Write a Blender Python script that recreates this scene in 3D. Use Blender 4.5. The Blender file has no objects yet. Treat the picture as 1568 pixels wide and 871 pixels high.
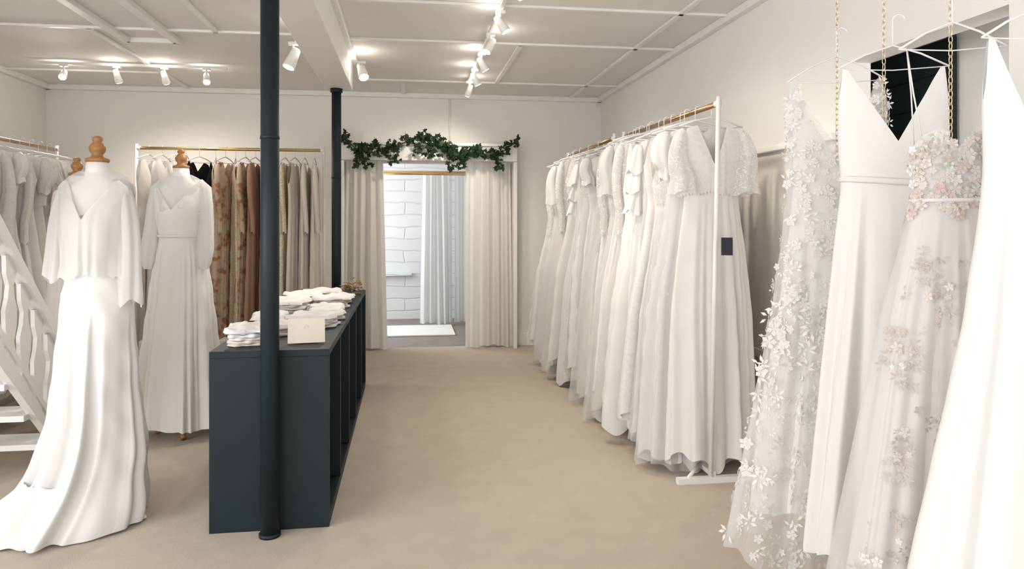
import bpy, math, random
import numpy as np
from mathutils import Vector, Matrix
scene=bpy.context.scene
PI=math.pi
# ------------------------------------------------------------------ materials
def nodes_of(name):
    m=bpy.data.materials.new(name); m.use_nodes=True
    nt=m.node_tree; b=nt.nodes['Principled BSDF']; return m,nt,b
def mat(name,col,rough=.6,metal=0,var=.06,vscale=6,bump=.1,bscale=60,sheen=0,emit=None,estr=0,spec=.5):
    m,nt,b=nodes_of(name); N=nt.nodes; L=nt.links
    tc=N.new('ShaderNodeTexCoord')
    n=N.new('ShaderNodeTexNoise'); n.inputs['Scale'].default_value=vscale; n.inputs['Detail'].default_value=4
    L.new(tc.outputs['Object'],n.inputs['Vector'])
    r=N.new('ShaderNodeMixRGB'); r.inputs[1].default_value=(*[c*(1-var) for c in col],1); r.inputs[2].default_value=(*[min(1,c*(1+var)) for c in col],1)
    L.new(n.outputs['Fac'],r.inputs[0]); L.new(r.outputs[0],b.inputs['Base Color'])
    b.inputs['Roughness'].default_value=rough; b.inputs['Metallic'].default_value=metal
    b.inputs['Specular IOR Level'].default_value=spec
    if sheen: b.inputs['Sheen Weight'].default_value=sheen
    if bump:
        n2=N.new('ShaderNodeTexNoise'); n2.inputs['Scale'].default_value=bscale; n2.inputs['Detail'].default_value=3
        L.new(tc.outputs['Object'],n2.inputs['Vector'])
        bp=N.new('ShaderNodeBump'); bp.inputs['Strength'].default_value=bump; bp.inputs['Distance'].default_value=.01
        L.new(n2.outputs['Fac'],bp.inputs['Height']); L.new(bp.outputs[0],b.inputs['Normal'])
    if emit:
        b.inputs['Emission Color'].default_value=(*emit,1); b.inputs['Emission Strength'].default_value=estr
    return m
def fabric(name,col,rough=.75,transl=.2,alpha=1.0,motif=0,mscale=30,col2=None,c2scale=9,c2th=.6,sheen=.05,spec=.25):
    m,nt,b=nodes_of(name); N=nt.nodes; L=nt.links
    tc=N.new('ShaderNodeTexCoord')
    b.inputs['Base Color'].default_value=(*col,1); b.inputs['Roughness'].default_value=rough
    b.inputs['Sheen Weight'].default_value=sheen; b.inputs['Specular IOR Level'].default_value=spec
    csock=None
    if col2:
        n=N.new('ShaderNodeTexNoise'); n.inputs['Scale'].default_value=c2scale; n.inputs['Detail'].default_value=5
        L.new(tc.outputs['Object'],n.inputs['Vector'])
        cr=N.new('ShaderNodeValToRGB'); cr.color_ramp.elements[0].position=c2th-.05; cr.color_ramp.elements[1].position=c2th+.05
        cr.color_ramp.elements[0].color=(*col,1); cr.color_ramp.elements[1].color=(*col2,1)
        L.new(n.outputs['Fac'],cr.inputs[0]); L.new(cr.outputs[0],b.inputs['Base Color']); csock=cr.outputs[0]
    n2=N.new('ShaderNodeTexNoise'); n2.inputs['Scale'].default_value=180; L.new(tc.outputs['Object'],n2.inputs['Vector'])
    bp=N.new('ShaderNodeBump'); bp.inputs['Strength'].default_value=.08; bp.inputs['Distance'].default_value=.004
    L.new(n2.outputs['Fac'],bp.inputs['Height']); L.new(bp.outputs[0],b.inputs['Normal'])
    t=N.new('ShaderNodeBsdfTranslucent'); t.inputs['Color'].default_value=(*col,1)
    if csock: L.new(csock,t.inputs['Color'])
    mx=N.new('ShaderNodeMixShader'); mx.inputs[0].default_value=transl
    L.new(b.outputs[0],mx.inputs[1]); L.new(t.outputs[0],mx.inputs[2])
    out=N['Material Output']; last=mx.outputs[0]
    if alpha<1 or motif:
        tr=N.new('ShaderNodeBsdfTransparent'); m2=N.new('ShaderNodeMixShader')
        L.new(tr.outputs[0],m2.inputs[1]); L.new(last,m2.inputs[2])
        if motif:
            v=N.new('ShaderNodeTexVoronoi'); v.inputs['Scale'].default_value=mscale
            nn=N.new('ShaderNodeTexNoise'); nn.inputs['Scale'].default_value=mscale*.8
            L.new(tc.outputs['Object'],nn.inputs['Vector'])
            ad=N.new('ShaderNodeMixRGB'); ad.inputs[0].default_value=.12; L.new(tc.outputs['Object'],ad.inputs[1]); L.new(nn.outputs['Color'],ad.inputs[2])
            L.new(ad.outputs[0],v.inputs['Vector'])
            r2=N.new('ShaderNodeValToRGB'); e=r2.color_ramp.elements
            e[0].position=.30; e[0].color=(1,1,1,1); e[1].position=.45; e[1].color=(alpha,)*3+(1,)
            L.new(v.outputs['Distance'],r2.inputs[0]); L.new(r2.outputs[0],m2.inputs[0])
        else: m2.inputs[0].default_value=alpha
        last=m2.outputs[0]
    L.new(last,out.inputs['Surface'])
    return m
M={}
M['wall']=mat('plaster_wall',(.85,.835,.805),.85,bump=.25,bscale=12,var=.04,vscale=2)
M['wall_low']=mat('panel_wall',(.80,.755,.695),.85,bump=.1,bscale=12)
M['ceil']=mat('ceiling_paint',(.84,.82,.79),.8,bump=.12,bscale=8,var=.03)
M['trim']=mat('trim_paint',(.87,.855,.835),.5,bump=.03)
M['carpet']=mat('beige_carpet',(.54,.463,.375),.97,var=.12,vscale=7,bump=.6,bscale=380,sheen=.15,spec=.1)
M['teal']=mat('dark_teal_paint',(.009,.0175,.024),.5,var=.12,bump=.06,bscale=40,spec=.3)
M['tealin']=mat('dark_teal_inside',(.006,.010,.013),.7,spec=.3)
M['brass']=mat('brass',(.62,.42,.20),.28,metal=1,bump=.02)
M['copper']=mat('copper_rail',(.45,.29,.16),.3,metal=1,bump=.02)
M['gold']=mat('gold_chain',(.80,.64,.42),.3,metal=1,bump=0)
M['wmetal']=mat('white_metal',(.82,.81,.79),.35,bump=0)
M['hanger']=mat('hanger_white',(.74,.74,.73),.3,bump=0)
M['wood']=mat('turned_wood',(.36,.17,.06),.4,var=.25,vscale=14,bump=.05)
M['form']=fabric('form_jersey',(.82,.81,.79),.8,0)
M['glow']=mat('lamp_glow',(1,1,1),.5,bump=0,emit=(1,.94,.85),estr=25)
M['leaf']=mat('ivy_leaf',(.014,.032,.014),.5,var=.4,vscale=20,bump=.05,spec=.25)
M['stem']=mat('ivy_stem',(.08,.05,.025),.7)
M['green']=mat('dark_green_boards',(.008,.018,.015),.6,spec=.3)
M['navy']=mat('navy_card',(.01,.012,.03),.6)
M['cream']=mat('cream_card',(.76,.68,.60),.7)
M['tan']=mat('tan_wicker',(.40,.26,.14),.7,var=.3,vscale=60,bump=.4)
M['greyfloor']=mat('grey_boards',(.24,.215,.20),.6,var=.3,vscale=8)
M['rug']=mat('white_rug',(.80,.80,.80),.95,bump=.5,bscale=100)
M['curtain']=fabric('cream_curtain',(.86,.83,.785),.85,.2)
M['sheer']=fabric('sheer_curtain',(.86,.875,.865),.8,.4,alpha=.92)
m,nt,bb=nodes_of('white_painted_brick'); N=nt.nodes; L=nt.links
tc=N.new('ShaderNodeTexCoord'); sp=N.new('ShaderNodeSeparateXYZ'); cb=N.new('ShaderNodeCombineXYZ'); L.new(tc.outputs['Object'],sp.inputs[0]); L.new(sp.outputs[0],cb.inputs[0]); L.new(sp.outputs[2],cb.inputs[1])
nz=N.new('ShaderNodeTexNoise'); nz.inputs['Scale'].default_value=2.5; L.new(tc.outputs['Object'],nz.inputs['Vector'])
mm=N.new('ShaderNodeMixRGB'); mm.inputs[0].default_value=.08; L.new(cb.outputs[0],mm.inputs[1]); L.new(nz.outputs['Color'],mm.inputs[2])
br=N.new('ShaderNodeTexBrick'); br.inputs['Scale'].default_value=1; br.inputs['Brick Width'].default_value=1.1; br.inputs['Row Height'].default_value=.15; br.inputs['Mortar Size'].default_value=.012; br.inputs['Mortar Smooth'].default_value=1
br.inputs['Color1'].default_value=(.75,.77,.78,1); br.inputs['Color2'].default_value=(.69,.72,.74,1); br.inputs['Mortar'].default_value=(.63,.65,.67,1)
L.new(mm.outputs[0],br.inputs['Vector']); L.new(br.outputs['Color'],bb.inputs['Base Color'])
bp=N.new('ShaderNodeBump'); bp.inputs['Strength'].default_value=.4; bp.inputs['Distance'].default_value=.02; bp.invert=True; L.new(br.outputs['Fac'],bp.inputs['Height']); L.new(bp.outputs[0],bb.inputs['Normal']); bb.inputs['Roughness'].default_value=.7
M['brick']=m
FB=[fabric('ivory_crepe',(.86,.845,.82),.7,.15),fabric('white_crepe',(.87,.865,.86),.65,.15),
    fabric('white_satin',(.87,.865,.86),.38,.1,spec=.5),fabric('blush_crepe',(.85,.81,.775),.7,.15),
    fabric('ivory_lace',(.86,.85,.835),.8,.2,alpha=.6,motif=1,mscale=42),
    fabric('tulle',(.86,.855,.85),.8,.3,alpha=.40),
    fabric('champagne',(.78,.71,.62),.6,.15),fabric('lace_solid',(.86,.85,.835),.85,.15,col2=(.81,.80,.785),c2scale=60,c2th=.55),
    fabric('sheer_chiffon',(.83,.825,.82),.75,.25,alpha=.72),
    fabric('soft_white_crepe',(.765,.76,.755),.7,.08,sheen=0),fabric('soft_blush_lining',(.76,.72,.70),.7,.08,sheen=0)]
IV,WH,SA,BL,LA,TU,CH,LS,SH,SW_,SB=range(11)
COL=[fabric('rust_floral',(.66,.53,.39),.6,.1,col2=(.46,.22,.12),c2scale=13,c2th=.57),
     fabric('brown_satin',(.42,.26,.17),.4,.05),fabric('gold_sequin',(.60,.48,.34),.35,.05,col2=(.78,.68,.53),c2scale=90,c2th=.5,spec=.8),
     fabric('tan_crepe',(.66,.56,.44),.7,.1),fabric('sand_crepe',(.79,.72,.63),.7,.1),fabric('black_crepe',(.008,.008,.01),.7,0)]
M['petal']=fabric('petal_white',(.86,.855,.85),.7,.3)
M['pink']=fabric('petal_pink',(.75,.60,.57),.7,.3); M['pink2']=fabric('petal_blush',(.80,.73,.70),.7,.3)
M['sage']=fabric('leaf_sage',(.60,.60,.53),.7,.3)
M['taupe']=fabric('twig_taupe',(.67,.61,.575),.7,.3)
# ------------------------------------------------------------------ mesh builder
class MB:
    def __init__(s): s.v=[];s.f=[];s.m=[];s.s=[];s.mats=[]
    def mi(s,m):
        if m not in s.mats: s.mats.append(m)
        return s.mats.index(m)
    def add(s,vs,fs,m,smooth=True):
        o=len(s.v); i=s.mi(m)
        s.v.extend([tuple(map(float,p)) for p in vs])
        for f in fs: s.f.append(tuple(o+a for a in f)); s.m.append(i); s.s.append(smooth)
    def box(s,a,b,m):
        x0,y0,z0=a;x1,y1,z1=b
        vs=[(x0,y0,z0),(x1,y0,z0),(x1,y1,z0),(x0,y1,z0),(x0,y0,z1),(x1,y0,z1),(x1,y1,z1),(x0,y1,z1)]
        s.add(vs,[(0,3,2,1),(4,5,6,7),(0,1,5,4),(1,2,6,5),(2,3,7,6),(3,0,4,7)],m,False)
    def obox(s,c,size,m,rot=None):
        o=len(s.v); h=[q/2 for q in size]
        s.box([-q for q in h],h,m); R=rot or Matrix.Identity(3)
        for i in range(o,len(s.v)): s.v[i]=tuple(R@Vector(s.v[i])+Vector(c))
    def tube(s,path,r,m,n=8,cap=True,flat=1.0,wr=0,seed=0,hem=0):
        P=[Vector(p) for p in path]; K=len(P)
        rr=r if hasattr(r,'__len__') else [r]*K
        vs=[];up=None; rnd=random.Random(seed); ph=rnd.random()*6
        for i,p in enumerate(P):
            t=(P[min(i+1,K-1)]-P[max(i-1,0)]); 
            if t.length<1e-9: t=Vector((0,0,1))
            t.normalize()
            if up is None: up=Vector((0,1,0)) if abs(t.y)<.9 else Vector((1,0,0))
            b=t.cross(up); b.normalize(); up=b.cross(t); up.normalize()
            g=i/(K-1)
            for k in range(n):
                a=2*PI*k/n; q=rr[i]*(1+wr*(.4+g)*(math.sin(5*a+ph+i*.15)+.6*math.sin(8*a+i*.1+2*ph)))
                vs.append(p+b*math.cos(a)*q+up*math.sin(a)*q*flat+t*(hem*g*math.sin(3*a+ph)))
        fs=[(i*n+k,i*n+(k+1)%n,(i+1)*n+(k+1)%n,(i+1)*n+k) for i in range(K-1) for k in range(n)]
        if cap: fs+= [tuple(range(n))[::-1],tuple((K-1)*n+k for k in range(n))]
        s.add(vs,fs,m)
    def rings(s,R,m,n=32,cap=True):
        vs=[]
        for (cx,cy,z,w,d) in R:
            for k in range(n):
                a=2*PI*k/n; vs.append((cx+w*math.cos(a),cy+d*math.sin(a),z))
        K=len(R)
        fs=[(i*n+k,i*n+(k+1)%n,(i+1)*n+(k+1)%n,(i+1)*n+k) for i in range(K-1) for k in range(n)]
        if cap: fs+=[tuple(range(n))[::-1],tuple((K-1)*n+k for k in range(n))]
        s.add(vs,fs,m)
    def build(s,name,loc=(0,0,0),rot=0,bevel=0,parent=None):
        me=bpy.data.meshes.new(name+'_mesh'); me.from_pydata(s.v,[],s.f)
        for m in s.mats: me.materials.append(m)
        me.polygons.foreach_set('material_index',s.m); me.polygons.foreach_set('use_smooth',s.s); me.update()
        o=bpy.data.objects.new(name,me); bpy.context.collection.objects.link(o)
        o.location=loc; o.rotation_euler=(0,0,rot)
        if bevel:
            b=o.modifiers.new('bevel','BEVEL'); b.width=bevel; b.segments=2; b.limit_method='ANGLE'
        if parent: o.parent=parent
        return o
def smooth_prof(prof):
    P=sorted(prof); z=np.array([p[0] for p in P]); w=np.array([p[1] for p in P]); d=np.array([p[2] for p in P])
    zz=np.linspace(z[0],z[-1],240); W=np.interp(zz,z,w); D=np.interp(zz,z,d)
    k=np.ones(15)/15
    return zz,np.convolve(np.pad(W,7,'edge'),k,'valid'),np.convolve(np.pad(D,7,'edge'),k,'valid')
def gown(mb,prof,front,back,m,N=160,R=60,nf=16,amp=.03,z0=None,seed=0,hemvar=.012,shift=None,scal=0,wob=.0025):
    rs=np.random.RandomState(seed); p=rs.rand(14)*6.28
    zs=max(q[0] for q in prof); hem=min(q[0] for q in prof)
    zz,W,D=smooth_prof(prof); 
    if z0 is None: z0=zs-.4
    wm=np.interp(hem+.3*(zs-hem),zz,W); dm=np.interp(hem+.3*(zs-hem),zz,D)
    th=np.linspace(0,2*PI,2001); ds=np.sqrt((wm*np.sin(th))**2+(dm*np.cos(th))**2); cs=np.concatenate([[0],np.cumsum((ds[1:]+ds[:-1])/2)]); cs/=cs[-1]
    T=np.interp(np.arange(N)/N,cs,th); phi=2*PI*np.arange(N)/N
    c=np.cos(T); sn=np.sin(T)
    fz=np.interp(np.abs(c),[a for a,b in front],[b for a,b in front]); bz=np.interp(np.abs(c),[a for a,b in back],[b for a,b in back])
    top=zs+np.where(sn<0,fz,bz)
    hk=hem+hemvar*(np.sin(3*phi+p[0])+.6*np.sin(7*phi+p[1]))
    if scal: hk=hk+scal*np.abs(np.sin(phi*nf))
    hk=np.maximum(hk,.006)
    t=np.linspace(0,1,R+1)[:,None]
    Z=top[None]+(hk-top)[None]*t
    w=np.interp(Z,zz,W); d=np.interp(Z,zz,D)
    u=np.clip((z0-Z)/(z0-hem),0,1); A=amp*u**.75
    n2=int(nf*1.6)+1; n3=int(nf*.55)+1
    ph2=phi+.20*np.sin(2*phi+p[3])+.10*np.sin(5*phi+p[4])+.10*u*np.sin(phi+p[9])
    mod=.65+.35*np.sin(2*phi+p[10]+u)
    s1=np.sin(nf*ph2+p[2]); s1=np.sign(s1)*np.abs(s1)**.7
    F=.62*s1*mod+.30*np.sin(n2*ph2+p[5]+.7*u)*(1.3-mod)+.5*np.sin(n3*ph2+p[6]+.5*u)*np.clip(u*1.5,0,1)
    F=F+.14*np.sin((nf*2+3)*ph2+p[7])*(1-u)
    F=np.where(F>0,F,F*.85)
    off=A*F+wob*np.sin(Z*31+phi*3+p[8])*np.sin(phi*5+p[1])
    X=(w*c[None]+off*c[None]); Y=(d*sn[None]+off*np.sign(sn[None])*np.abs(sn[None])**.6)
    if shift:
        sx,sy,zt=shift; q=np.clip((zt-Z)/(zt-hem),0,1)**2.2; X=X+sx*q; Y=Y+sy*q
    vs=np.stack([X,Y,Z],-1).reshape(-1,3)
    fs=[(r*N+k,(r+1)*N+k,(r+1)*N+(k+1)%N,r*N+(k+1)%N) for r in range(R) for k in range(N)]
    mb.add(vs,fs,m)
    return vs.reshape(R+1,N,3)
def scatter(mb,G,n,mats,size,seed,rows=(0,1),leafmat=None,leaf=.3,weight=None,lift=.3):
    rnd=random.Random(seed); R,N,_=G.shape; c=0; tries=0
    while c<n and tries<n*20:
        tries+=1
        r=int((rows[0]+(rows[1]-rows[0])*rnd.random())*(R-3))+1; k=rnd.randrange(N)
        if weight and rnd.random()>weight(r/R,k/N): continue
        P=Vector(G[r,k]); a=Vector(G[r,(k+2)%N])-P; b=Vector(G[min(r+2,R-1),k])-P; nn=b.cross(a)
        if nn.length<1e-9: continue
        nn.normalize()
        if nn.dot(Vector((P.x*.3,P.y,0)))<0: nn=-nn
        if P.y>0.02: continue
        a=nn.orthogonal().normalized(); b=nn.cross(a); ph=rnd.random()*6.28; s=size*(.6+.7*rnd.random())
        if leafmat is not None and rnd.random()<leaf:
            for j in range(4):
                an=ph+j*.9; dd=a*math.cos(an)+b*math.sin(an); ee=nn.cross(dd); q=P+nn*.003+dd*s*.24*j
                mb.add([q,q+dd*s*.5+ee*s*.22+nn*.002,q+dd*s*1.1+nn*.003,q+dd*s*.5-ee*s*.22+nn*.002],[(0,1,2,3)],leafmat)
        else:
            m=mats[rnd.randrange(len(mats))]
            for j in range(5):
                an=ph+j*2*PI/5; dd=a*math.cos(an)+b*math.sin(an); ee=nn.cross(dd); q=P+nn*.003
                mb.add([q,q+dd*s*.6+ee*s*.36+nn*s*lift,q+dd*s+nn*s*lift*.7,q+dd*s*.6-ee*s*.36+nn*s*lift],[(0,1,2,3)],m)
        c+=1
def hanger(mb,zbar,zhook,w=.19,drop=.07,m=None,r=.0035,y=0):
    m=m or M['hanger']; ap=zbar+drop
    mb.tube([(-w,y,zbar),(-w*.5,y,zbar+drop*.6),(0,y,ap),(w*.5,y,zbar+drop*.6),(w,y,zbar)],r*1.4,m,8)
    mb.tube([(-w,y,zbar),(0,y,zbar-.008),(w,y,zbar)],r*.8,m,6)
    path=[(0,y,ap),(0,y,zhook-.03)]
    for i in range(8):
        a=PI*i/7; path.append((.018-.018*math.cos(a),y,zhook-.012+.018*math.sin(a)))
    mb.tube(path,.002,M['wmetal'],6)
# ------------------------------------------------------------------ room shell
XR,XL,YB,YF,H=2.10,-3.55,7.70,-1.6,2.70
b=MB(); b.box((XL-.1,YF-.1,-.1),(3.2,YB+.04,0),M['carpet']); b.build('floor')
b=MB(); b.box((XL-.1,YF-.1,H),(3.2,YB+.1,H+.1),M['ceil']); b.build('ceiling')
b=MB(); b.box((XL-.1,YF,0),(XL,-1.2,H),M['wall']); b.box((XL-.1,2.4,0),(XL,YB,H),M['wall']); b.box((XL-.1,-1.2,0),(XL,2.4,.6),M['wall']); b.box((XL-.1,-1.2,2.35),(XL,2.4,H),M['wall']); b.build('wall_left')
b=MB(); b.box((XL-.1,YB,0),(-.30,YB+.1,H),M['wall']); b.box((.74,YB,0),(XR+.1,YB+.1,H),M['wall']); b.box((-.30,YB,1.96),(.74,YB+.1,H),M['wall']); b.build('wall_back')
b=MB(); b.box((XR,YF,0),(XR+.12,2.26,H),M['wall']); b.box((XR,3.2,0),(XR+.12,YB,H),M['wall']); b.box((XR,2.26,2.115),(XR+.12,3.2,H),M['wall']); b.build('wall_right')
b=MB(); b.box((2.62,1.2,0),(2.72,4.7,H),M['wall']); b.box((XR+.12,1.1,0),(2.72,1.2,H),M['wall']); b.box((XR+.12,4.6,0),(2.72,4.7,H),M['wall']); b.build('wall_passage')
b=MB()
b.box((2.59,3.12,0),(2.619,4.15,2.24),M['green'])
for i in range(14): b.box((2.58,3.14,.06+i*.155),(2.59,4.13,.06+i*.155+.145),M['green'])
b.box((2.575,3.10,0),(2.60,3.14,2.26),M['green']); b.rings([(2.56,3.2,1.0,.02,.02),(2.56,3.2,1.03,.02,.02)],M['brass'],12)
b.build('door_1',bevel=.004)
b=MB(); b.box((XR-.05,3.22,0),(XR,YB-.02,1.74),M['wall_low']); b.build('wall_panel_right')
b=MB(); b.box((XR-.085,3.2,1.74),(XR,YB-.02,1.775),M['trim']); b.box((XR-.075,3.22,.55),(XR-.05,YB-.02,.60),M['wall_low']); b.build('trim_1',bevel=.005)
b=MB(); b.box((XR-.075,3.22,0),(XR-.05,YB-.02,.14),M['trim']); b.build('baseboard_right',bevel=.004)
b=MB(); b.box((XL,YB-.02,0),(-.72,YB,.13),M['trim']); b.box((1.16,YB-.02,0),(XR-.08,YB,.13),M['trim']); b.build('baseboard_back',bevel=.004)
b=MB(); b.box((XL,YF,0),(XL+.02,YB-.02,.13),M['trim']); b.build('baseboard_left',bevel=.004)
b=MB(); b.box((XL-.1,YF-.1,0),(-2.4,YF,H),M['wall']); b.box((1.9,YF-.1,0),(XR+.12,YF,H),M['wall'])
b.box((-2.4,YF-.1,0),(1.9,YF,.5),M['wall']); b.box((-2.4,YF-.1,2.4),(1.9,YF,H),M['wall']); b.build('wall_front')
b=MB()
for x in (-2.4,-1.35,-.28,.8,1.86): b.box((x,YF-.08,.5),(x+.04,YF-.02,2.4),M['trim'])
b.box((-2.4,YF-.08,.5),(1.9,YF-.02,.54),M['trim']); b.box((-2.4,YF-.08,2.36),(1.9,YF-.02,2.4),M['trim']); b.build('window_1')
b=MB()
for y in (-1.2,0,1.18,2.36): b.box((XL-.08,y,.6),(XL-.03,y+.04,2.35),M['trim'])
b.box((XL-.08,-1.2,.6),(XL-.03,2.4,.64),M['trim']); b.box((XL-.08,-1.2,2.31),(XL-.03,2.4,2.35),M['trim']); b.build('added_side_window')  # unseen window added in the left wall to go with the side fill
# ceiling battens + beam
b=MB()
def bat(x0,y0,x1,y1,w=.04,t=.018): 
    d=Vector((x1-x0,y1-y0,0)); b.obox(((x0+x1)/2,(y0+y1)/2,H-t/2),(d.length,w,t),M['trim'],Matrix.Rotation(math.atan2(d.y,d.x),3,'Z'))
for y in (3.2,4.45,5.4,6.95): bat(-.45,y,XR,y)
for y in (3.0,4.2,5.35): bat(XL,y,-.66,y)
bat(-.05,6.95,-.05,YB); bat(.85,5.4,.85,6.95); bat(1.75,3.0,1.75,YB)
bat(-2.2,5.35,-2.2,YB); bat(-1.35,2,-1.35,5.35); bat(XL,6.9,-2.2,6.9)
for (x0,y0,x1,y1) in ((-2.05,4.35,-2.05,5.65),(-1.70,4.35,-1.70,5.65),(-2.05,5.65,-1.70,5.65),(-2.05,4.35,-1.70,4.35)): bat(x0,y0,x1,y1,.06,.035)
b.box((XR-.05,YF,H-.05),(XR,YB,H),M['trim']); b.box((XL,YB-.05,H-.05),(XR,YB,H),M['trim']); b.box((XL,YF,H-.05),(XL+.05,YB,H),M['trim'])
b.build('trim_2',bevel=.004)
b=MB(); b.box((-.68,YF,2.44),(-.46,6.16,H),M['trim']); b.box((-.70,YF,2.66),(-.42,6.2,H),M['trim']); b.build('ceiling_beam',bevel=.006)
for (x,y) in ((-.587,3.195),(-.587,6.08)):
    b=MB(); b.tube([(0,0,0),(0,0,2.44)],.039,M['teal'],32); b.tube([(0,0,0),(0,0,.015)],.045,M['teal'],32); b.tube([(0,0,2.41),(0,0,2.44)],.05,M['teal'],32)
    b.tube([(0,0,1.70),(0,0,1.715)],.0405,M['teal'],32)
    b.build('iron_post',(x,y,0))
# ------------------------------------------------------------------ counter
b=MB(); x0,x1,y0,y1,h=-.85,-.345,3.25,6.0,.785
b.box((x0,y0,h-.03),(x1,y1,h),M['teal']); b.box((x0,y0,0),(x1,y0+.03,h-.03),M['teal']); b.box((x0,y1-.03,0),(x1,y1,h-.03),M['teal'])
b.box((x0,y0+.03,0),(x0+.03,y1-.03,h-.03),M['tealin']); b.box((x0+.03,y0+.03,0),(x1,y1-.03,.04),M['teal'])
for i in range(1,5):
    yy=y0+(y1-y0)*i/5; b.box((x0+.03,yy-.015,.04),(x1,yy+.015,h-.03),M['teal'])
b.build('display_counter',bevel=.002)
# ------------------------------------------------------------------ doorway pelmet, curtains, back room
b=MB(); b.box((-.69,7.50,1.975),(1.14,7.535,2.13),M['wall']); b.box((-.71,7.48,2.13),(1.16,7.69,2.16),M['trim'])
b.box((1.10,7.50,0),(1.14,7.69,1.97),M['trim']); b.box((-.69,7.50,0),(-.65,7.69,1.97),M['trim']); b.build('doorway_pelmet',bevel=.004)
def curtain(x0,x1,y,z0,z1,m,nf,amp,seed=0,flare=0,belly=0):
    rs=np.random.RandomState(seed); p=rs.rand(8)*6.28; NX=nf*14; NZ=40; mb=MB(); vs=[]
    for j in range(NZ+1):
        t=j/NZ; z=z1+(z0-z1)*t
        for i in range(NX+1):
            s=i/NX; ss=s+.05*math.sin(4*s+p[4]); f=math.sin(2*PI*nf*ss+p[0]+.7*math.sin(5*s+p[1]+t))+.45*math.sin(2*PI*nf*.43*s+p[2]+t)+.2*(1-t)*math.sin(2*PI*nf*2.3*s)
            wd=(x1-x0)*(1+flare*t+belly*math.sin(PI*t)); x=(x0+x1)/2+(s-.5)*wd+.012*t*math.sin(6*s+p[5])
            vs.append((x,y+amp*(.5+.5*t)*f*.7,z+(.012*math.sin(9*s+p[3]) if j==NZ else 0)))
    fs=[(j*(NX+1)+i,j*(NX+1)+i+1,(j+1)*(NX+1)+i+1,(j+1)*(NX+1)+i) for j in range(NZ) for i in range(NX)]
    mb.add(vs,fs,m); return mb
curtain(-.64,-.26,7.61,.015,1.975,M['curtain'],5,.05,1,flare=.22).build('door_curtain')
curtain(.60,1.08,7.61,.015,1.975,M['curtain'],5,.05,2,flare=.06).build('door_curtain')
b=MB(); b.tube([(-.30,7.87,1.86),(.78,7.87,1.86)],.013,M['brass'],12); b.build('curtain_rail')
RY=10.0
b=MB(); b.box((-1.8,YB+.04,-.1),(2.4,RY+.1,-.001),M['greyfloor']); b.build('floor_back_room')
b=MB(); b.box((-1.8,RY,0),(2.4,RY+.1,H),M['brick']); b.box((-1.9,YB+.1,0),(-1.8,RY+.1,H),M['wall']); b.box((2.4,YB+.1,0),(2.5,RY+.1,H),M['wall']); b.build('wall_back_room')
b=MB(); b.box((-1.9,YB+.1,H),(2.5,RY+.1,H+.1),M['ceil']); b.build('ceiling_back_room')
curtain(.17,.56,9.30,.03,1.96,M['sheer'],5,.07,5,flare=.05).build('sheer_curtain')
curtain(.60,1.3,9.34,.03,1.96,M['sheer'],7,.06,6).build('sheer_curtain')
b=MB(); b.tube([(-1.2,9.30,1.98),(1.7,9.30,1.98)],.012,M['brass'],10); b.build('curtain_rail')
b=MB(); b.box((-.28,8.45,0),(.55,9.25,.02),M['rug']); b.build('white_rug',bevel=.008)
b=MB(); b.box((-.9,9.90,.60),(.05,9.99,.635),M['brick']); b.build('wall_ledge',bevel=.004)
b=MB(); b.tube([(.44,7.69,2.16),(.44,7.69,2.66)],.008,M['trim'],8); b.build('conduit')
# ivy
b=MB(); rnd=random.Random(4)
pts=[(-.72,2.22),(-.62,2.17),(-.50,2.06),(-.38,2.10),(-.24,2.06),(-.10,2.12),(.05,2.20),(.22,2.20),(.36,2.15),(.44,2.05),(.56,2.03),(.68,2.07),(.80,2.04),(.93,2.03),(1.04,2.12),(1.16,2.20)]
path=[]
for i in range(len(pts)-1):
    for j in range(6):
        t=j/6; path.append((pts[i][0]*(1-t)+pts[i+1][0]*t,7.455+.012*math.sin(i*3+j),pts[i][1]*(1-t)+pts[i+1][1]*t))
b.tube(path,.006,M['stem'],6)
def leaf(mb,P,s,rnd,m):
    R=Matrix.Rotation(rnd.uniform(-.7,.7),3,'X')@Matrix.Rotation(rnd.uniform(-.8,.8),3,'Z')@Matrix.Rotation(rnd.uniform(0,6.28),3,'Y')
    sh=[(0,0,0),(.35,-.05,-.25),(.75,.05,-.05),(.5,0,.25),(.55,.03,.6),(.2,0,.6),(0,.06,1.15),(-.2,0,.6),(-.55,.03,.6),(-.5,0,.25),(-.75,.05,-.05),(-.35,-.05,-.25)]
    mb.add([R@Vector((x*s,y*s,z*s))+P for x,y,z in sh],[(0,1,2,3),(0,3,4,5),(0,5,6,7),(0,7,8,9),(0,9,10,11)],m)
for i in range(420):
    q=path[rnd.randrange(len(path))]; dens=1 if (-.5<q[0]<.7) else .65
    if rnd.random()>dens: continue
    leaf(b,Vector((q[0]+rnd.gauss(0,.02),q[1]-.02+rnd.uniform(-.03,.02),q[2]+rnd.gauss(0,.03))),rnd.uniform(.028,.048),rnd,M['leaf'])
for (sx,sz,n) in ((-.5,2.05,8),(-.14,2.05,6),(.45,2.02,8),(.22,2.19,9),(.33,2.15,7),(.93,2.02,7),(-.40,2.03,7),(.56,2.0,5),(.12,2.15,7)):
    for k in range(n*2): leaf(b,Vector((sx+rnd.gauss(0,.035),7.44,sz-.013*k*.8)),rnd.uniform(.028,.048),rnd,M['leaf'])
b.build('ivy_garland')
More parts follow.
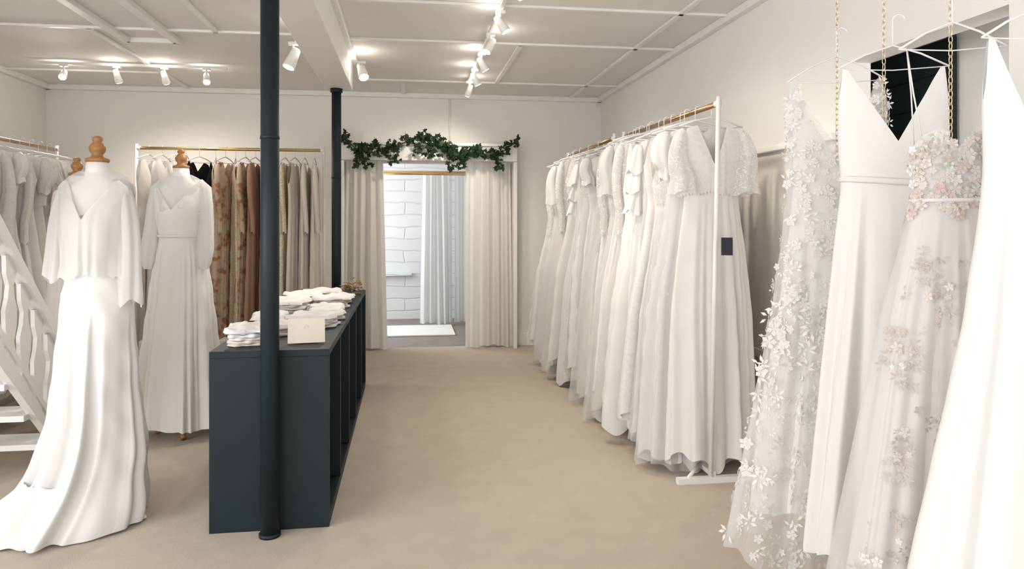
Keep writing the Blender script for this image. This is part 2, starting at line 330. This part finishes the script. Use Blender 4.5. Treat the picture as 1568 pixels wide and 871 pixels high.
# ------------------------------------------------------------------ racks
def rack(length,z=1.96,mr=None,lean=0,footw=.42):
    mb=MB(); W=M['wmetal']
    for x,l in ((0,lean),(length,0)):
        mb.tube([(x,0,.02),(x,l,z+.035)],.0125,W,12)
        mb.box((x-.018,-footw/2-.03,0),(x+.018,footw/2-.03,.03),W)
    mb.box((0,-.03,.03),(length,0,.055),W)
    mb.tube([(0,.12,.03),(.13,0,.055)],.01,W,8)
    mb.tube([(0,lean,z),(length,0,z)],.014,mr or M['copper'],14)
    mb.tube([(-.0,lean,z),(.03,lean,z)],.018,W,12); mb.tube([(length-.03,0,z),(length,0,z)],.018,W,12)
    return mb
rack(1.50,1.957,lean=-.045).build('clothes_rack',(1.545,3.525,0),PI/2)
rack(1.52,1.957).build('clothes_rack',(1.50,5.12,0),PI/2)
rack(1.60,1.99,M['brass']).build('clothes_rack',(-2.36,6.72,0),0)
rack(2.0,1.92).build('clothes_rack',(-2.80,4.25,0),PI/2)
VN=[(0,-.22),(.45,0),(.75,-.02),(1,-.20)]; RN=[(0,-.08),(.4,0),(.75,-.02),(1,-.18)]; SP=[(0,-.30),(.3,-.28),(.55,-.14),(.62,0),(.70,0),(.8,-.15),(1,-.28)]
def sleeve_pair(mb,kind,zs,m,seed,x0=.175,n=26):
    for sx in (-1,1):
        if kind=='frill':
            for j in range(3):
                z1=zs-.04-j*.12; x=x0+.006*j
                P=[(sx*(x-.02+.025*q),-.01,z1-.17*q) for q in (0,.15,.4,.7,1)]
                mb.tube(P,[.018,.03,.037,.045,.052],m,n,cap=False,flat=.7,wr=.16,seed=seed+j,hem=.015)
            continue
        L={'long':.60,'short':.20,'puff':.26,'flut':.34,'bell':.62}[kind]; K=14; P=[];Rr=[]
        for i in range(K):
            t=i/(K-1); P.append((sx*(x0-.012+.030*math.sin(PI*min(1,t*1.3))+.015*t),-.01-.03*t,zs-.025-L*t))
            Rr.append({'long':.034-.008*t,'short':.040+.010*t,'puff':.036+.024*math.sin(PI*min(t*1.05,1)),'flut':.032+.040*t,'bell':.032+.045*t**2}[kind])
        Rr[0]*=.4; Rr[1]*=.85
        mb.tube(P,Rr,m,n,cap=False,flat=.7,wr=.10 if kind!='long' else .05,seed=seed,hem=.01)
def rack_gown(x,y,rot,zr,hem,seed,m,sleeve=None,wide=.30,thick=.065,body=None,over=None,sleevem=None,drop=.10,nfw=None,amp=None,name='wedding_gown',hv=.035):
    rnd=random.Random(seed); mb=MB(); zs=zr-drop; wst=zs-rnd.uniform(.34,.44)
    strap=sleeve is None and rnd.random()<.6
    prof=[(zs,.185,.012),(zs-.07,.195,.03),(zs-.2,.18,.042),(wst,.15,.042),(wst-.25,.185,.05),(wst-.6,(wide+.20)/2,.06),(hem,wide,thick*1.3)]
    fr=SP if strap else (VN if rnd.random()<.6 else RN)
    bk=SP if strap else RN
    gown(mb,prof,fr,bk,m,N=160,R=46,nf=nfw or rnd.choice([8,10,13]),amp=amp or rnd.uniform(.034,.052),z0=wst+.02,seed=seed,hemvar=hv)
    if over: gown(mb,[(z,w+.012,d+.012) for z,w,d in prof[3:-1]]+[(max(.02,hem-.03),wide+.03,thick*1.3+.02)],[(0,0),(1,0)],[(0,0),(1,0)],over,N=120,R=40,nf=12,amp=.038,z0=wst,seed=seed+9,hemvar=.02)
    if body: gown(mb,[(zs,.19,.016),(zs-.07,.20,.035),(zs-.2,.187,.048),(wst+.02,.17,.05)],fr,RN,body,N=96,R=16,nf=20,amp=.002,seed=seed+3,hemvar=.006,scal=.02)
    if sleeve: sleeve_pair(mb,sleeve,zs,sleevem or body or m,seed)
    hanger(mb,zs-.005,zr+.016,w=.18,drop=.05)
    return mb.build(name,(x,y,0),rot)
rnd=random.Random(11)
rack_gown(1.60,3.64,.03,1.957,.09,101,FB[IV],'flut',.235,.07,FB[LS],sleevem=FB[LA],nfw=10,amp=.04)
rack_gown(1.56,3.76,-.05,1.957,.06,102,FB[WH],'puff',.31,.07,None,FB[TU],nfw=9)
ys=[]; y=3.87
while y<4.97: ys.append(y); y+=rnd.uniform(.085,.115)
y=5.20
while y<6.62: ys.append(y); y+=rnd.uniform(.09,.12)
spec=[(WH,None,LA,TU),(IV,None,None,None),(LS,None,None,None),(WH,'frill',None,None),(IV,None,LA,None),(SA,None,None,None),(BL,'long',LA,TU),(WH,None,None,None),(IV,'flut',SH,TU),(BL,None,None,None),(WH,'long',LA,None),(IV,None,None,TU),(WH,'short',None,None)]
for i,y in enumerate(ys):
    mi_,s,bd,ov=spec[i%13]
    rack_gown(1.575-(y-3.6)*.03+rnd.uniform(-.04,.02),y,rnd.uniform(-.18,.18),1.957,rnd.uniform(.03,.24),110+i,FB[mi_],s,rnd.uniform(.22,.35),.06,FB[bd] if bd is not None else None,FB[ov] if ov is not None else None,drop=rnd.uniform(.07,.12))
b=MB(); b.box((-.028,-.001,-.05),(.028,.001,.04),M['navy']); b.tube([(0,0,.04),(.002,.01,.13)],.001,M['cream'],5); b.build('swing_tag',(1.60,3.45,1.225),-.3)
xs=np.linspace(-1.70,-.84,11)
cc=[0,0,2,0,1,1,3,2,4,4,4]
for i,x in enumerate(xs):
    mb=MB(); c=COL[cc[i]]; zs=1.99-.12; hem=.30+.1*random.Random(i).random()
    prof=[(zs,.18,.012),(zs-.08,.2,.03),(zs-.4,.16,.035),(hem,.24,.042)]
    gown(mb,prof,VN,RN,c,N=96,R=36,nf=9,amp=.020,z0=zs-.15,seed=300+i)
    if i%3!=2: sleeve_pair(mb,'long',zs,c,i,n=16)
    hanger(mb,zs,2.006,w=.17,drop=.05); mb.build('evening_dress',(x,6.72,0),PI/2+random.Random(i).uniform(-.3,.3))
mb=MB(); zs=1.87; gown(mb,[(zs,.12,.012),(zs-.1,.14,.035),(zs-.4,.11,.04),(.9,.15,.05)],[(0,-.25),(.8,0),(.93,0),(1,-.1)],RN,COL[5],N=96,R=30,nf=9,amp=.012); hanger(mb,zs,2.006,w=.12,drop=.05); mb.build('black_dress',(-1.83,6.70,0),.8)
for i,x in enumerate((-2.26,-2.15,-2.04,-1.95)): rack_gown(x,6.72,PI/2+.1*i-.2,1.99,.3,500+i,FB[[BL,IV,WH,BL][i]],'long' if i%2 else None,.24,.05)
kinds=['long',None,'puff','frill',None,'bell','short']
for i in range(14): rack_gown(-2.74,4.40+i*.13,random.Random(i).uniform(-.15,.15),1.92,.25,600+i,FB[[WH,SA,WH,BL,IV,WH,SA][i%7]],kinds[i%7],.28,.06,FB[LS] if i%2 else None)
# ------------------------------------------------------------------ dress forms
def dress_form(x,y,top,rot=0,k=1.0):
    mb=MB(); s=top-1.735
    T=[(0,0,z+s,w*k,d*k) for z,w,d in [(.88,.13,.09),(.93,.15,.10),(1.02,.15,.10),(1.15,.108,.08),(1.25,.122,.09),(1.35,.135,.096),(1.44,.142,.075),(1.49,.135,.058),(1.515,.11,.05),(1.535,.065,.048),(1.56,.05,.048),(1.615,.045,.045),(1.618,.02,.02)]]
    mb.rings(T,M['form'],36)
    K=[(z+s,r) for z,r in [(1.616,.047),(1.622,.05),(1.632,.05),(1.638,.03),(1.65,.022),(1.665,.033),(1.682,.036),(1.70,.026),(1.708,.016),(1.716,.022),(1.728,.022),(1.735,.008)]]
    mb.rings([(0,0,z,r,r) for z,r in K],M['wood'],24)
    mb.tube([(0,0,.10),(0,0,.90+s)],.018,M['wood'],14)
    mb.rings([(0,0,.10,.04,.04),(0,0,.13,.05,.05),(0,0,.17,.03,.03)],M['wood'],20)
    for q in range(3):
        a=q*2*PI/3+.9; mb.tube([(0,0,.13),(.08*math.cos(a),.08*math.sin(a),.11),(.13*math.cos(a),.13*math.sin(a),.03),(.155*math.cos(a),.155*math.sin(a),.02)],[.02,.018,.016,.02],M['wood'],10)
    return mb.build('dress_form',(x,y,0),rot)
X1,Y1=-1.394,3.49
dress_form(X1,Y1,1.734)
mb=MB()
FV=[(0,-.20),(.62,-.03),(.72,-.02),(.9,-.05),(1,-.14)]; FB2=[(0,-.03),(.4,0),(.85,-.035),(1,-.12)]
prof=[(1.552,.165,.045),(1.50,.168,.072),(1.42,.162,.105),(1.34,.152,.125),(1.15,.125,.10),(.97,.155,.12),(.8,.162,.13),(.5,.175,.145),(.2,.22,.18),(.012,.30,.27)]
gown(mb,prof,FV,FB2,FB[SW_],N=260,R=110,nf=11,amp=.048,z0=.95,seed=7,hemvar=.004,shift=(-.10,-.06,.5))
gown(mb,[(1.552,.170,.05),(1.50,.174,.078),(1.42,.167,.112),(1.34,.158,.132),(1.15,.150,.120),(1.09,.160,.128)],FV,FB2,FB[SH],N=200,R=30,nf=14,amp=.010,z0=1.42,seed=8,hemvar=.008,scal=.014)
gown(mb,[(1.575,.07,.058),(1.55,.13,.066),(1.50,.165,.083),(1.36,.15,.118)],[(0,-.01),(1,0)],[(0,0),(1,0)],FB[TU],N=80,R=14,nf=5,amp=0,seed=8,wob=0)
for sx in (-1,1):
    L=1.09 if sx<0 else .98
    P=[(sx*(.118+.040*math.sin(min(1,t*1.6)*PI/2)+.008*t),-.01-.02*t,1.53-(1.53-L)*t) for t in [i/12 for i in range(13)]]
    RR=[.02,.034,.041,.043,.044,.044,.044,.044,.045,.046,.048,.050,.052]
    mb.tube(P,RR,FB[SH],44,cap=False,flat=1.0,wr=.10,seed=3+sx,hem=.02)
    mb.tube(P[:-2],[.018,.03,.034,.034,.033,.032,.032,.031,.031,.031,.03],FB[TU],30,cap=False,wr=.05,seed=9)
NA=160;NR=26;vs=[]
for r in range(NR+1):
    t=r/NR
    for a in range(NA):
        an=2*PI*a/NA; L=.27+.04*math.sin(an*3+1)+.27*max(0,math.cos(an-PI*1.08))**3+.02*math.sin(an*11)
        fold=.5+.5*math.sin(an*15+2*math.sin(an*3)+t*1.5)
        rr=.17+(L-.17)*t; z=.008+.20*(1-t)**2.2+(.034*(.2+.8*math.sin(PI*min(t*1.1,1))))*fold
        vs.append((rr*math.cos(an)-.10,rr*.9*math.sin(an)-.05,z))
fs=[(r*NA+a,(r+1)*NA+a,(r+1)*NA+(a+1)%NA,r*NA+(a+1)%NA) for r in range(NR) for a in range(NA)]
mb.add(vs,fs,FB[SW_]); mb.build('wedding_gown',(X1,Y1,0),-.15)
X2,Y2=-1.42,4.79
dress_form(X2,Y2,1.80,k=1.06)
mb=MB()
prof=[(1.615,.165,.05),(1.54,.172,.09),(1.42,.165,.125),(1.30,.14,.105),(1.24,.13,.10),(1.09,.165,.125),(.6,.205,.17),(.075,.255,.21)]
gown(mb,prof,[(0,-.20),(.7,-.05),(.9,-.06),(1,-.12)],FB2,FB[IV],N=260,R=80,nf=14,amp=.038,z0=1.24,seed=17,hemvar=.012)
gown(mb,[(1.64,.06,.055),(1.615,.12,.066),(1.56,.162,.09),(1.42,.158,.122)],[(0,-.01),(1,0)],[(0,0),(1,0)],FB[TU],N=80,R=14,nf=5,amp=0,seed=8,wob=0)
mb.tube([(0.134*math.cos(2*PI*k/40),.105*math.sin(2*PI*k/40),1.255) for k in range(41)],.010,FB[IV],8)
for sx in (-1,1):
    P=[(sx*.12,0,1.60),(sx*.152,0,1.55),(sx*.168,-.01,1.44),(sx*.175,-.02,1.32),(sx*.177,-.04,1.18),(sx*.177,-.06,1.09),(sx*.177,-.06,1.05)]
    mb.tube(P,[.02,.042,.042,.044,.052,.044,.026],FB[SH],32,cap=False,wr=.06,seed=9)
    mb.tube([(x,y+.003,z) for x,y,z in P],[.014,.03,.03,.028,.028,.025,.02],FB[TU],20,cap=False)
mb.build('wedding_gown',(X2,Y2,0),-.2)
dress_form(-2.12,5.0,1.76)
mb=MB()
gown(mb,[(1.575,.165,.05),(1.50,.17,.085),(1.38,.162,.125),(1.24,.13,.105),(1.05,.165,.125),(.2,.27,.21)],[(0,-.14),(.35,-.01),(.85,-.04),(1,-.12)],FB2,FB[BL],N=160,R=50,nf=12,amp=.024,z0=1.2,seed=19)
mb.build('wedding_gown',(-2.12,5.0,0),-.3)
# ------------------------------------------------------------------ staircase
b=MB(); W=M['trim']; SL=1.1; YS=4.42; XS=-1.92
def slab(x0,x1,ya,yb,lo,hi,m):
    za=(YS-ya)*SL; zb=(YS-yb)*SL
    vs=[(x,y,z) for x in (x0,x1) for (y,z) in ((ya,max(0,za+lo)),(yb,max(0,zb+lo)),(yb,zb+hi),(ya,za+hi))]
    b.add(vs,[(0,1,2,3),(7,6,5,4),(0,4,5,1),(1,5,6,2),(2,6,7,3),(3,7,4,0)],m,False)
for x in (XS,XS-.66): slab(x-.04,x,YS-.02,2.05,-.30,.02,W)
for i in range(13):
    yy=YS-.02-i*.18; z=.2*(i+1)-.05
    if z<2.5: b.box((XS-.64,yy-.22,z-.03),(XS-.03,yy,z),W)
slab(XS-.05,XS+.01,YS-.02,2.05,.53,.60,W); slab(XS-.035,XS-.005,YS-.02,2.05,.06,.10,W)
b.box((XS-.06,YS-.09,0),(XS+.02,YS-.01,.70),W)
prof=[(0,.028),(.06,.045),(.12,.028),(.2,.05),(.28,.055),(.34,.03),(.40,.02),(.46,.045),(.55,.05)]
for i in range(16):
    yc=YS-.17-i*.135; zb=(YS-yc)*SL
    K=len(prof); vs=[]
    for xo in (XS-.03,XS-.01):
        for z,w in prof: vs.append((xo,yc-w,zb+z)); vs.append((xo,yc+w,zb+z))
    fs=[]
    for j in range(K-1):
        a=2*j; fs+=[(a,a+1,a+3,a+2),(2*K+a,2*K+a+2,2*K+a+3,2*K+a+1),(a,a+2,2*K+a+2,2*K+a),(a+1,2*K+a+1,2*K+a+3,a+3)]
    b.add(vs,fs,W,False)
b.build('staircase')
# ------------------------------------------------------------------ foreground hanging gowns
def chain(x,y,z0,z1):
    mb=MB(); z=z0; i=0
    while z>z1:
        P=[]
        for k in range(13):
            a=2*PI*k/12; u=.0055*math.cos(a); v=.0125*math.sin(a)
            P.append((u if i%2 else 0,0 if i%2 else u,z-.0125+v))
        mb.tube(P,.0013,M['gold'],6,cap=False); z-=.0192; i+=1
    mb.rings([(0,0,z0,.02,.02),(0,0,z0-.004,.02,.02),(0,0,z0-.012,.006,.006)],M['gold'],16)
    mb.build('hanging_chain',(x,y,0))
chain(1.545,2.42,H,1.52); chain(1.51,2.11,H,1.68); chain(1.515,1.83,H,1.60); chain(1.44,1.56,H,1.9)
STR=[(0,-.235),(.84,-.005),(.93,0),(1,-.10)]; STB=[(0,-.40),(.84,-.05),(.9,0),(1,-.10)]
mb=MB(); rows=[(1.86,.172,.012),(1.6,.172,.045),(1.35,.18,.06),(1.0,.225,.08),(.6,.30,.11),(.14,.39,.14)]
LF=[(0,-.26),(.6,-.10),(.8,0),(.9,0),(1,-.1)]
gown(mb,[(z,w*.86,d*.8) for z,w,d in rows[:-1]]+[(.30,.28,.10)],[(0,-.30),(.6,-.16),(.8,-.1),(1,-.2)],[(0,-.30),(1,-.2)],FB[WH],N=160,R=60,nf=9,amp=.026,seed=31)
G=gown(mb,rows,LF,LF,FB[TU],N=200,R=80,nf=11,amp=.04,seed=32,hemvar=.03,z0=1.35)
scatter(mb,G,380,[M['petal']],.017,5,(0,.55),leafmat=M['petal'],leaf=.5,lift=.12)
scatter(mb,G,560,[M['petal']],.022,6,(.4,1),leafmat=M['petal'],leaf=.7,lift=.15)
hanger(mb,1.855,2.04,w=.17,drop=.09,r=.0022)
mb.build('floral_lace_gown',(1.53,2.40,0),-.30)
mb=MB(); gown(mb,[(1.83,.16,.012),(1.6,.163,.05),(1.46,.152,.055),(1.1,.185,.07),(.32,.27,.10)],STR,STB,FB[SW_],N=240,R=100,nf=9,amp=.04,z0=1.45,seed=41,wob=.0012)
mb.tube([(.155*math.cos(2*PI*k/60),.058*math.sin(2*PI*k/60),1.47-.012*math.cos(2*PI*k/60)) for k in range(61)],.010,FB[SW_],8,flat=.5)
hanger(mb,1.83,1.99,w=.165,drop=.07,r=.0022); mb.build('v_neck_gown',(1.504,2.06,0),-.30)
mb=MB(); SW=[(0,-.05),(.45,0),(.8,-.02),(1,-.05)]
gown(mb,[(1.59,.100,.040),(1.41,.094,.045),(1.1,.15,.06),(.3,.27,.085)],SW,[(0,-.08),(1,-.06)],FB[SB],N=160,R=60,nf=9,amp=.024,z0=1.3,seed=51,wob=.001)
G=gown(mb,[(1.60,.108,.046),(1.41,.100,.05),(1.1,.175,.07),(.26,.32,.11)],SW,[(0,-.1),(1,-.06)],FB[TU],N=240,R=100,nf=11,amp=.034,z0=1.38,seed=52,hemvar=.02,wob=.001)
pk=[M['pink'],M['pink2'],M['pink2'],M['petal'],M['pink2']]
scatter(mb,G,210,pk,.015,7,(.0,.15),leafmat=M['sage'],leaf=.3,lift=.12)
cl=[(.28,.62),(.33,.68),(.42,.56),(.47,.60),(.60,.68),(.64,.60),(.80,.63),(.90,.56),(.94,.70),(.74,.76)]
def wgt(r,k): return 1 if any(abs(r-a)<.05 and abs(k-c)<.03 for a,c in cl) else .03
scatter(mb,G,220,[M['pink2'],M['taupe'],M['petal'],M['pink2'],M['pink2']],.013,8,(.2,1),leafmat=M['taupe'],leaf=.7,weight=wgt,lift=.08)
mb.tube([(.103*math.cos(2*PI*k/60),.053*math.sin(2*PI*k/60),1.405) for k in range(61)],.006,FB[SW_],8)
for sx in (-1,1): mb.tube([(sx*.085,-.02,1.58),(sx*.10,-.005,1.70),(sx*.115,0,1.825),(sx*.10,.01,1.70),(sx*.085,.03,1.55)],.0022,FB[IV],6)
hanger(mb,1.82,1.99,w=.135,drop=.07,r=.0022); mb.build('floral_embroidered_gown',(1.462,1.76,0),-.30)
mb=MB(); gown(mb,[(1.78,.105,.012),(1.6,.108,.045),(1.44,.105,.05),(1.1,.155,.07),(.2,.35,.13)],[(0,-.30),(.8,-.01),(.92,0),(1,-.15)],STB,FB[SW_],N=240,R=100,nf=8,amp=.038,z0=1.42,seed=61,wob=.001)
hanger(mb,1.78,1.96,w=.11,drop=.06,r=.0022); mb.build('satin_gown',(1.438,1.48,0),-.30)
# ------------------------------------------------------------------ counter top goods
CT=.785
def folded(x,y,sx,sy,n,rot,seed,m=None,name='folded_veil'):
    mb=MB(); r=random.Random(seed); z=0
    for i in range(n):
        t=r.uniform(.010,.018); N=48; ph=r.random()*6; w=sx*(1-.12*i*r.random())/2; d=sy*(1-.12*r.random())/2; ox=r.uniform(-.012,.012)
        vs=[]
        for lz,sc in ((0,.94),(t*.2,1),(t*.8,1),(t,.92),(t*1.02,.5),(t,.02)):
            for k in range(N):
                a=2*PI*k/N; q=(abs(math.cos(a))**5+abs(math.sin(a))**5)**(-1/5)
                q*=1+.06*math.sin(5*a+ph)+.04*math.sin(11*a+ph*2)
                vs.append((w*sc*q*math.cos(a)+ox,d*sc*q*math.sin(a),z+lz+(.003*math.sin(5*a+ph) if lz>t*.5 else 0)))
        fs=[(j*N+k,j*N+(k+1)%N,(j+1)*N+(k+1)%N,(j+1)*N+k) for j in range(5) for k in range(N)]
        mb.add(vs,fs,m or FB[r.choice([LS,SW_,SB,CH])]); z+=t
    vs=[];NG=24
    for j in range(NG+1):
        for i in range(NG+1):
            u=i/NG-.5; v=j/NG-.5; e=max(abs(u),abs(v))*2
            vs.append((u*sx*1.05+.010*math.sin(9*v+seed),v*sy*1.05+.010*math.sin(8*u),z+.006+(.014*math.sin(12*u+3*math.sin(5*v+seed))*math.sin(7*v+seed)+.008)*(1-e**3)-(.014 if e>.95 else 0)))
    fs=[(j*(NG+1)+i,j*(NG+1)+i+1,(j+1)*(NG+1)+i+1,(j+1)*(NG+1)+i) for j in range(NG) for i in range(NG)]
    mb.add(vs,fs,FB[SW_ if seed%2 else LS])
    return mb.build(name,(x,y,CT+.001),rot)
folded(-.74,3.47,.16,.24,5,.1,1); folded(-.62,3.72,.24,.18,3,.3,2); folded(-.50,3.98,.24,.2,4,-.2,3); folded(-.74,4.02,.16,.26,4,.1,4)
folded(-.47,4.27,.18,.2,3,.2,5); folded(-.70,4.36,.2,.24,6,-.1,6); folded(-.50,4.54,.2,.18,3,.15,7); folded(-.72,4.68,.2,.22,5,.2,10); folded(-.50,4.82,.22,.2,5,.15,11); folded(-.70,5.02,.22,.24,5,.3,8); folded(-.46,5.10,.16,.2,3,0,9); folded(-.62,5.34,.26,.2,4,.1,12)
b=MB(); 
b.obox((0,0,.058),(.165,.006,.115),M['cream'],Matrix.Rotation(-.35,3,'X')); b.obox((0,.055,.05),(.12,.004,.11),M['cream'],Matrix.Rotation(.4,3,'X'))
b.tube([(.008*math.cos(a*.52),-.009,.075+.008*math.sin(a*.52)) for a in range(9)],.001,M['taupe'],6)
b.build('earring_display_card',(-.465,3.42,CT),.12,bevel=.001)
b=MB(); b.box((-.16,-.1,0),(.16,.1,.008),M['tan'])
for (a,c) in (((-.16,-.1,0),(.16,-.09,.035)),((-.16,.09,0),(.16,.1,.035)),((-.16,-.1,0),(-.15,.1,.035)),((.15,-.1,0),(.16,.1,.035))): b.box(a,c,M['tan'])
b.build('jewellery_tray',(-.67,5.72,CT),0,bevel=.002)
mb=MB(); r=random.Random(2)
for i in range(60):
    P=Vector((r.gauss(0,.045),r.gauss(0,.03),.02+abs(r.gauss(0,.04)))); s=.024
    for j in range(5):
        a=j*1.256; b2=Vector((math.cos(a),math.sin(a)*.5,.5)).normalized(); e=Vector((-math.sin(a),math.cos(a),0))
        mb.add([P,P+b2*s*.6+e*s*.4,P+b2*s*1.1,P+b2*s*.6-e*s*.4],[(0,1,2,3)],r.choice([M['cream'],M['gold'],M['tan'],M['tan']]))
mb.tube([(-.08+.016*k,.02*math.sin(k),.01) for k in range(11)],.003,M['gold'],6)
mb.build('dried_flower_headpiece',(-.44,5.62,CT),0)
# ------------------------------------------------------------------ track lights
def track(x0,y0,x1,y1):
    b=MB(); d=Vector((x1-x0,y1-y0,0)); b.obox(((x0+x1)/2,(y0+y1)/2,H-.03),(d.length,.03,.022),M['wmetal'],Matrix.Rotation(math.atan2(d.y,d.x),3,'Z')); b.build('ceiling_track',bevel=.003)
track(-3.05,6.5,-1.55,6.5); track(.57,3.5,.57,6.9)
def lamp(x,y,zt,aim,power,length=.11,r=.032,drop=.08,col=(1,.90,.78)):
    power*=1.5
    mb=MB(); c=Vector((0,0,-drop)); d=(Vector(aim)-Vector((x,y,zt-drop))).normalized()
    mb.box((-.03,-.018,-.018),(.03,.018,0),M['wmetal']); mb.tube([(0,0,-.01),(0,0,-drop)],.008,M['wmetal'],10)
    p0=c-d*length*.45; p1=c+d*length*.55
    mb.tube([p0,p0+d*.01,c,p1-d*.005,p1],[r*.55,r*.7,r*.8,r,r*1.02],M['wmetal'],24,cap=True)
    mb.tube([p1+d*.001,p1+d*.003],r*.86,M['glow'],24)
    o=mb.build('track_spotlight',(x,y,zt))
    l=bpy.data.lights.new('spot_beam','SPOT'); l.energy=power; l.color=col; l.spot_size=math.radians(110); l.spot_blend=1; l.shadow_soft_size=.06
    lo=bpy.data.objects.new('spot_beam',l); bpy.context.collection.objects.link(lo); lo.parent=o; lo.location=p1+d*.02
    lo.rotation_euler=d.to_track_quat('-Z','Y').to_euler()
    l2=bpy.data.lights.new('lamp_spill','POINT'); l2.energy=power*.03; l2.color=col; l2.shadow_soft_size=.05
    l2o=bpy.data.objects.new('lamp_spill',l2); bpy.context.collection.objects.link(l2o); l2o.parent=o; l2o.location=p0-d*.03+Vector((0,0,-.02))
zt=H-.038
lamp(-2.86,6.5,zt,(-2.5,5.0,1.5),34); lamp(-2.44,6.5,zt,(-2.3,7.5,.9),24); lamp(-2.06,6.5,zt,(-1.9,7.6,1),26); lamp(-1.72,6.5,zt,(-1.3,5.2,1.0),32)
for y,a in ((3.75,(1.7,3.6,.6)),(4.45,(1.6,4.3,1)),(5.0,(-.4,4.6,.8)),(5.6,(1.5,5.9,1)),(6.2,(1.4,6.6,1)),(6.75,(.2,7.6,1.3))): lamp(.57,y,zt,a,28)
lamp(-.76,4.95,2.54,(-1.3,4.6,1.0),28,.14,.042,.10); lamp(-.36,5.75,2.60,(.1,4.6,.9),34,.14,.042,.07)
b=MB(); b.box((-.76,5.03,2.56),(-.68,5.18,2.63),M['wmetal']); b.build('junction_box',bevel=.006)
# ------------------------------------------------------------------ lights
def area(name,loc,rot,sx,sy,e,col):
    l=bpy.data.lights.new(name,'AREA'); l.shape='RECTANGLE'; l.size=sx; l.size_y=sy; l.energy=e; l.color=col
    o=bpy.data.objects.new(name,l); bpy.context.collection.objects.link(o); o.location=loc; o.rotation_euler=rot; return o
area('shop_window_daylight',(-.25,YF+.02,1.45),(math.radians(90),0,0),4.2,1.8,52,(1,.99,.985))
area('side_fill_light',(XL+.02,.6,1.48),(math.radians(90),0,math.radians(-90)),3.5,1.7,135,(1,.99,.985))  # added side fill from the left, brings out the gown folds
area('back_room_fill',(-1.75,8.9,1.5),(math.radians(90),0,math.radians(-90)),1.6,1.5,56,(.98,.99,1))  # added cool fill to brighten the back room; the wall here is solid
area('passage_fill',(2.4,1.3,1.6),(math.radians(90),0,0),.35,1.2,10,(.95,.97,1))  # added fill to brighten the passage walls, no window behind it
w=bpy.data.worlds.new('world'); scene.world=w; w.use_nodes=True; w.node_tree.nodes['Background'].inputs[0].default_value=(.9,.95,1,1); w.node_tree.nodes['Background'].inputs[1].default_value=1.0
# ------------------------------------------------------------------ camera
cam=bpy.data.cameras.new('camera'); co=bpy.data.objects.new('camera',cam); bpy.context.collection.objects.link(co)
co.location=(0,0,1.35); co.rotation_euler=(math.radians(90),0,math.radians(-8.22))
cam.lens=36*1100/1568; cam.sensor_width=36; cam.shift_y=-.0622; cam.clip_start=.05
scene.camera=co
scene.view_settings.view_transform='Standard'; scene.view_settings.look='None'; scene.view_settings.exposure=0
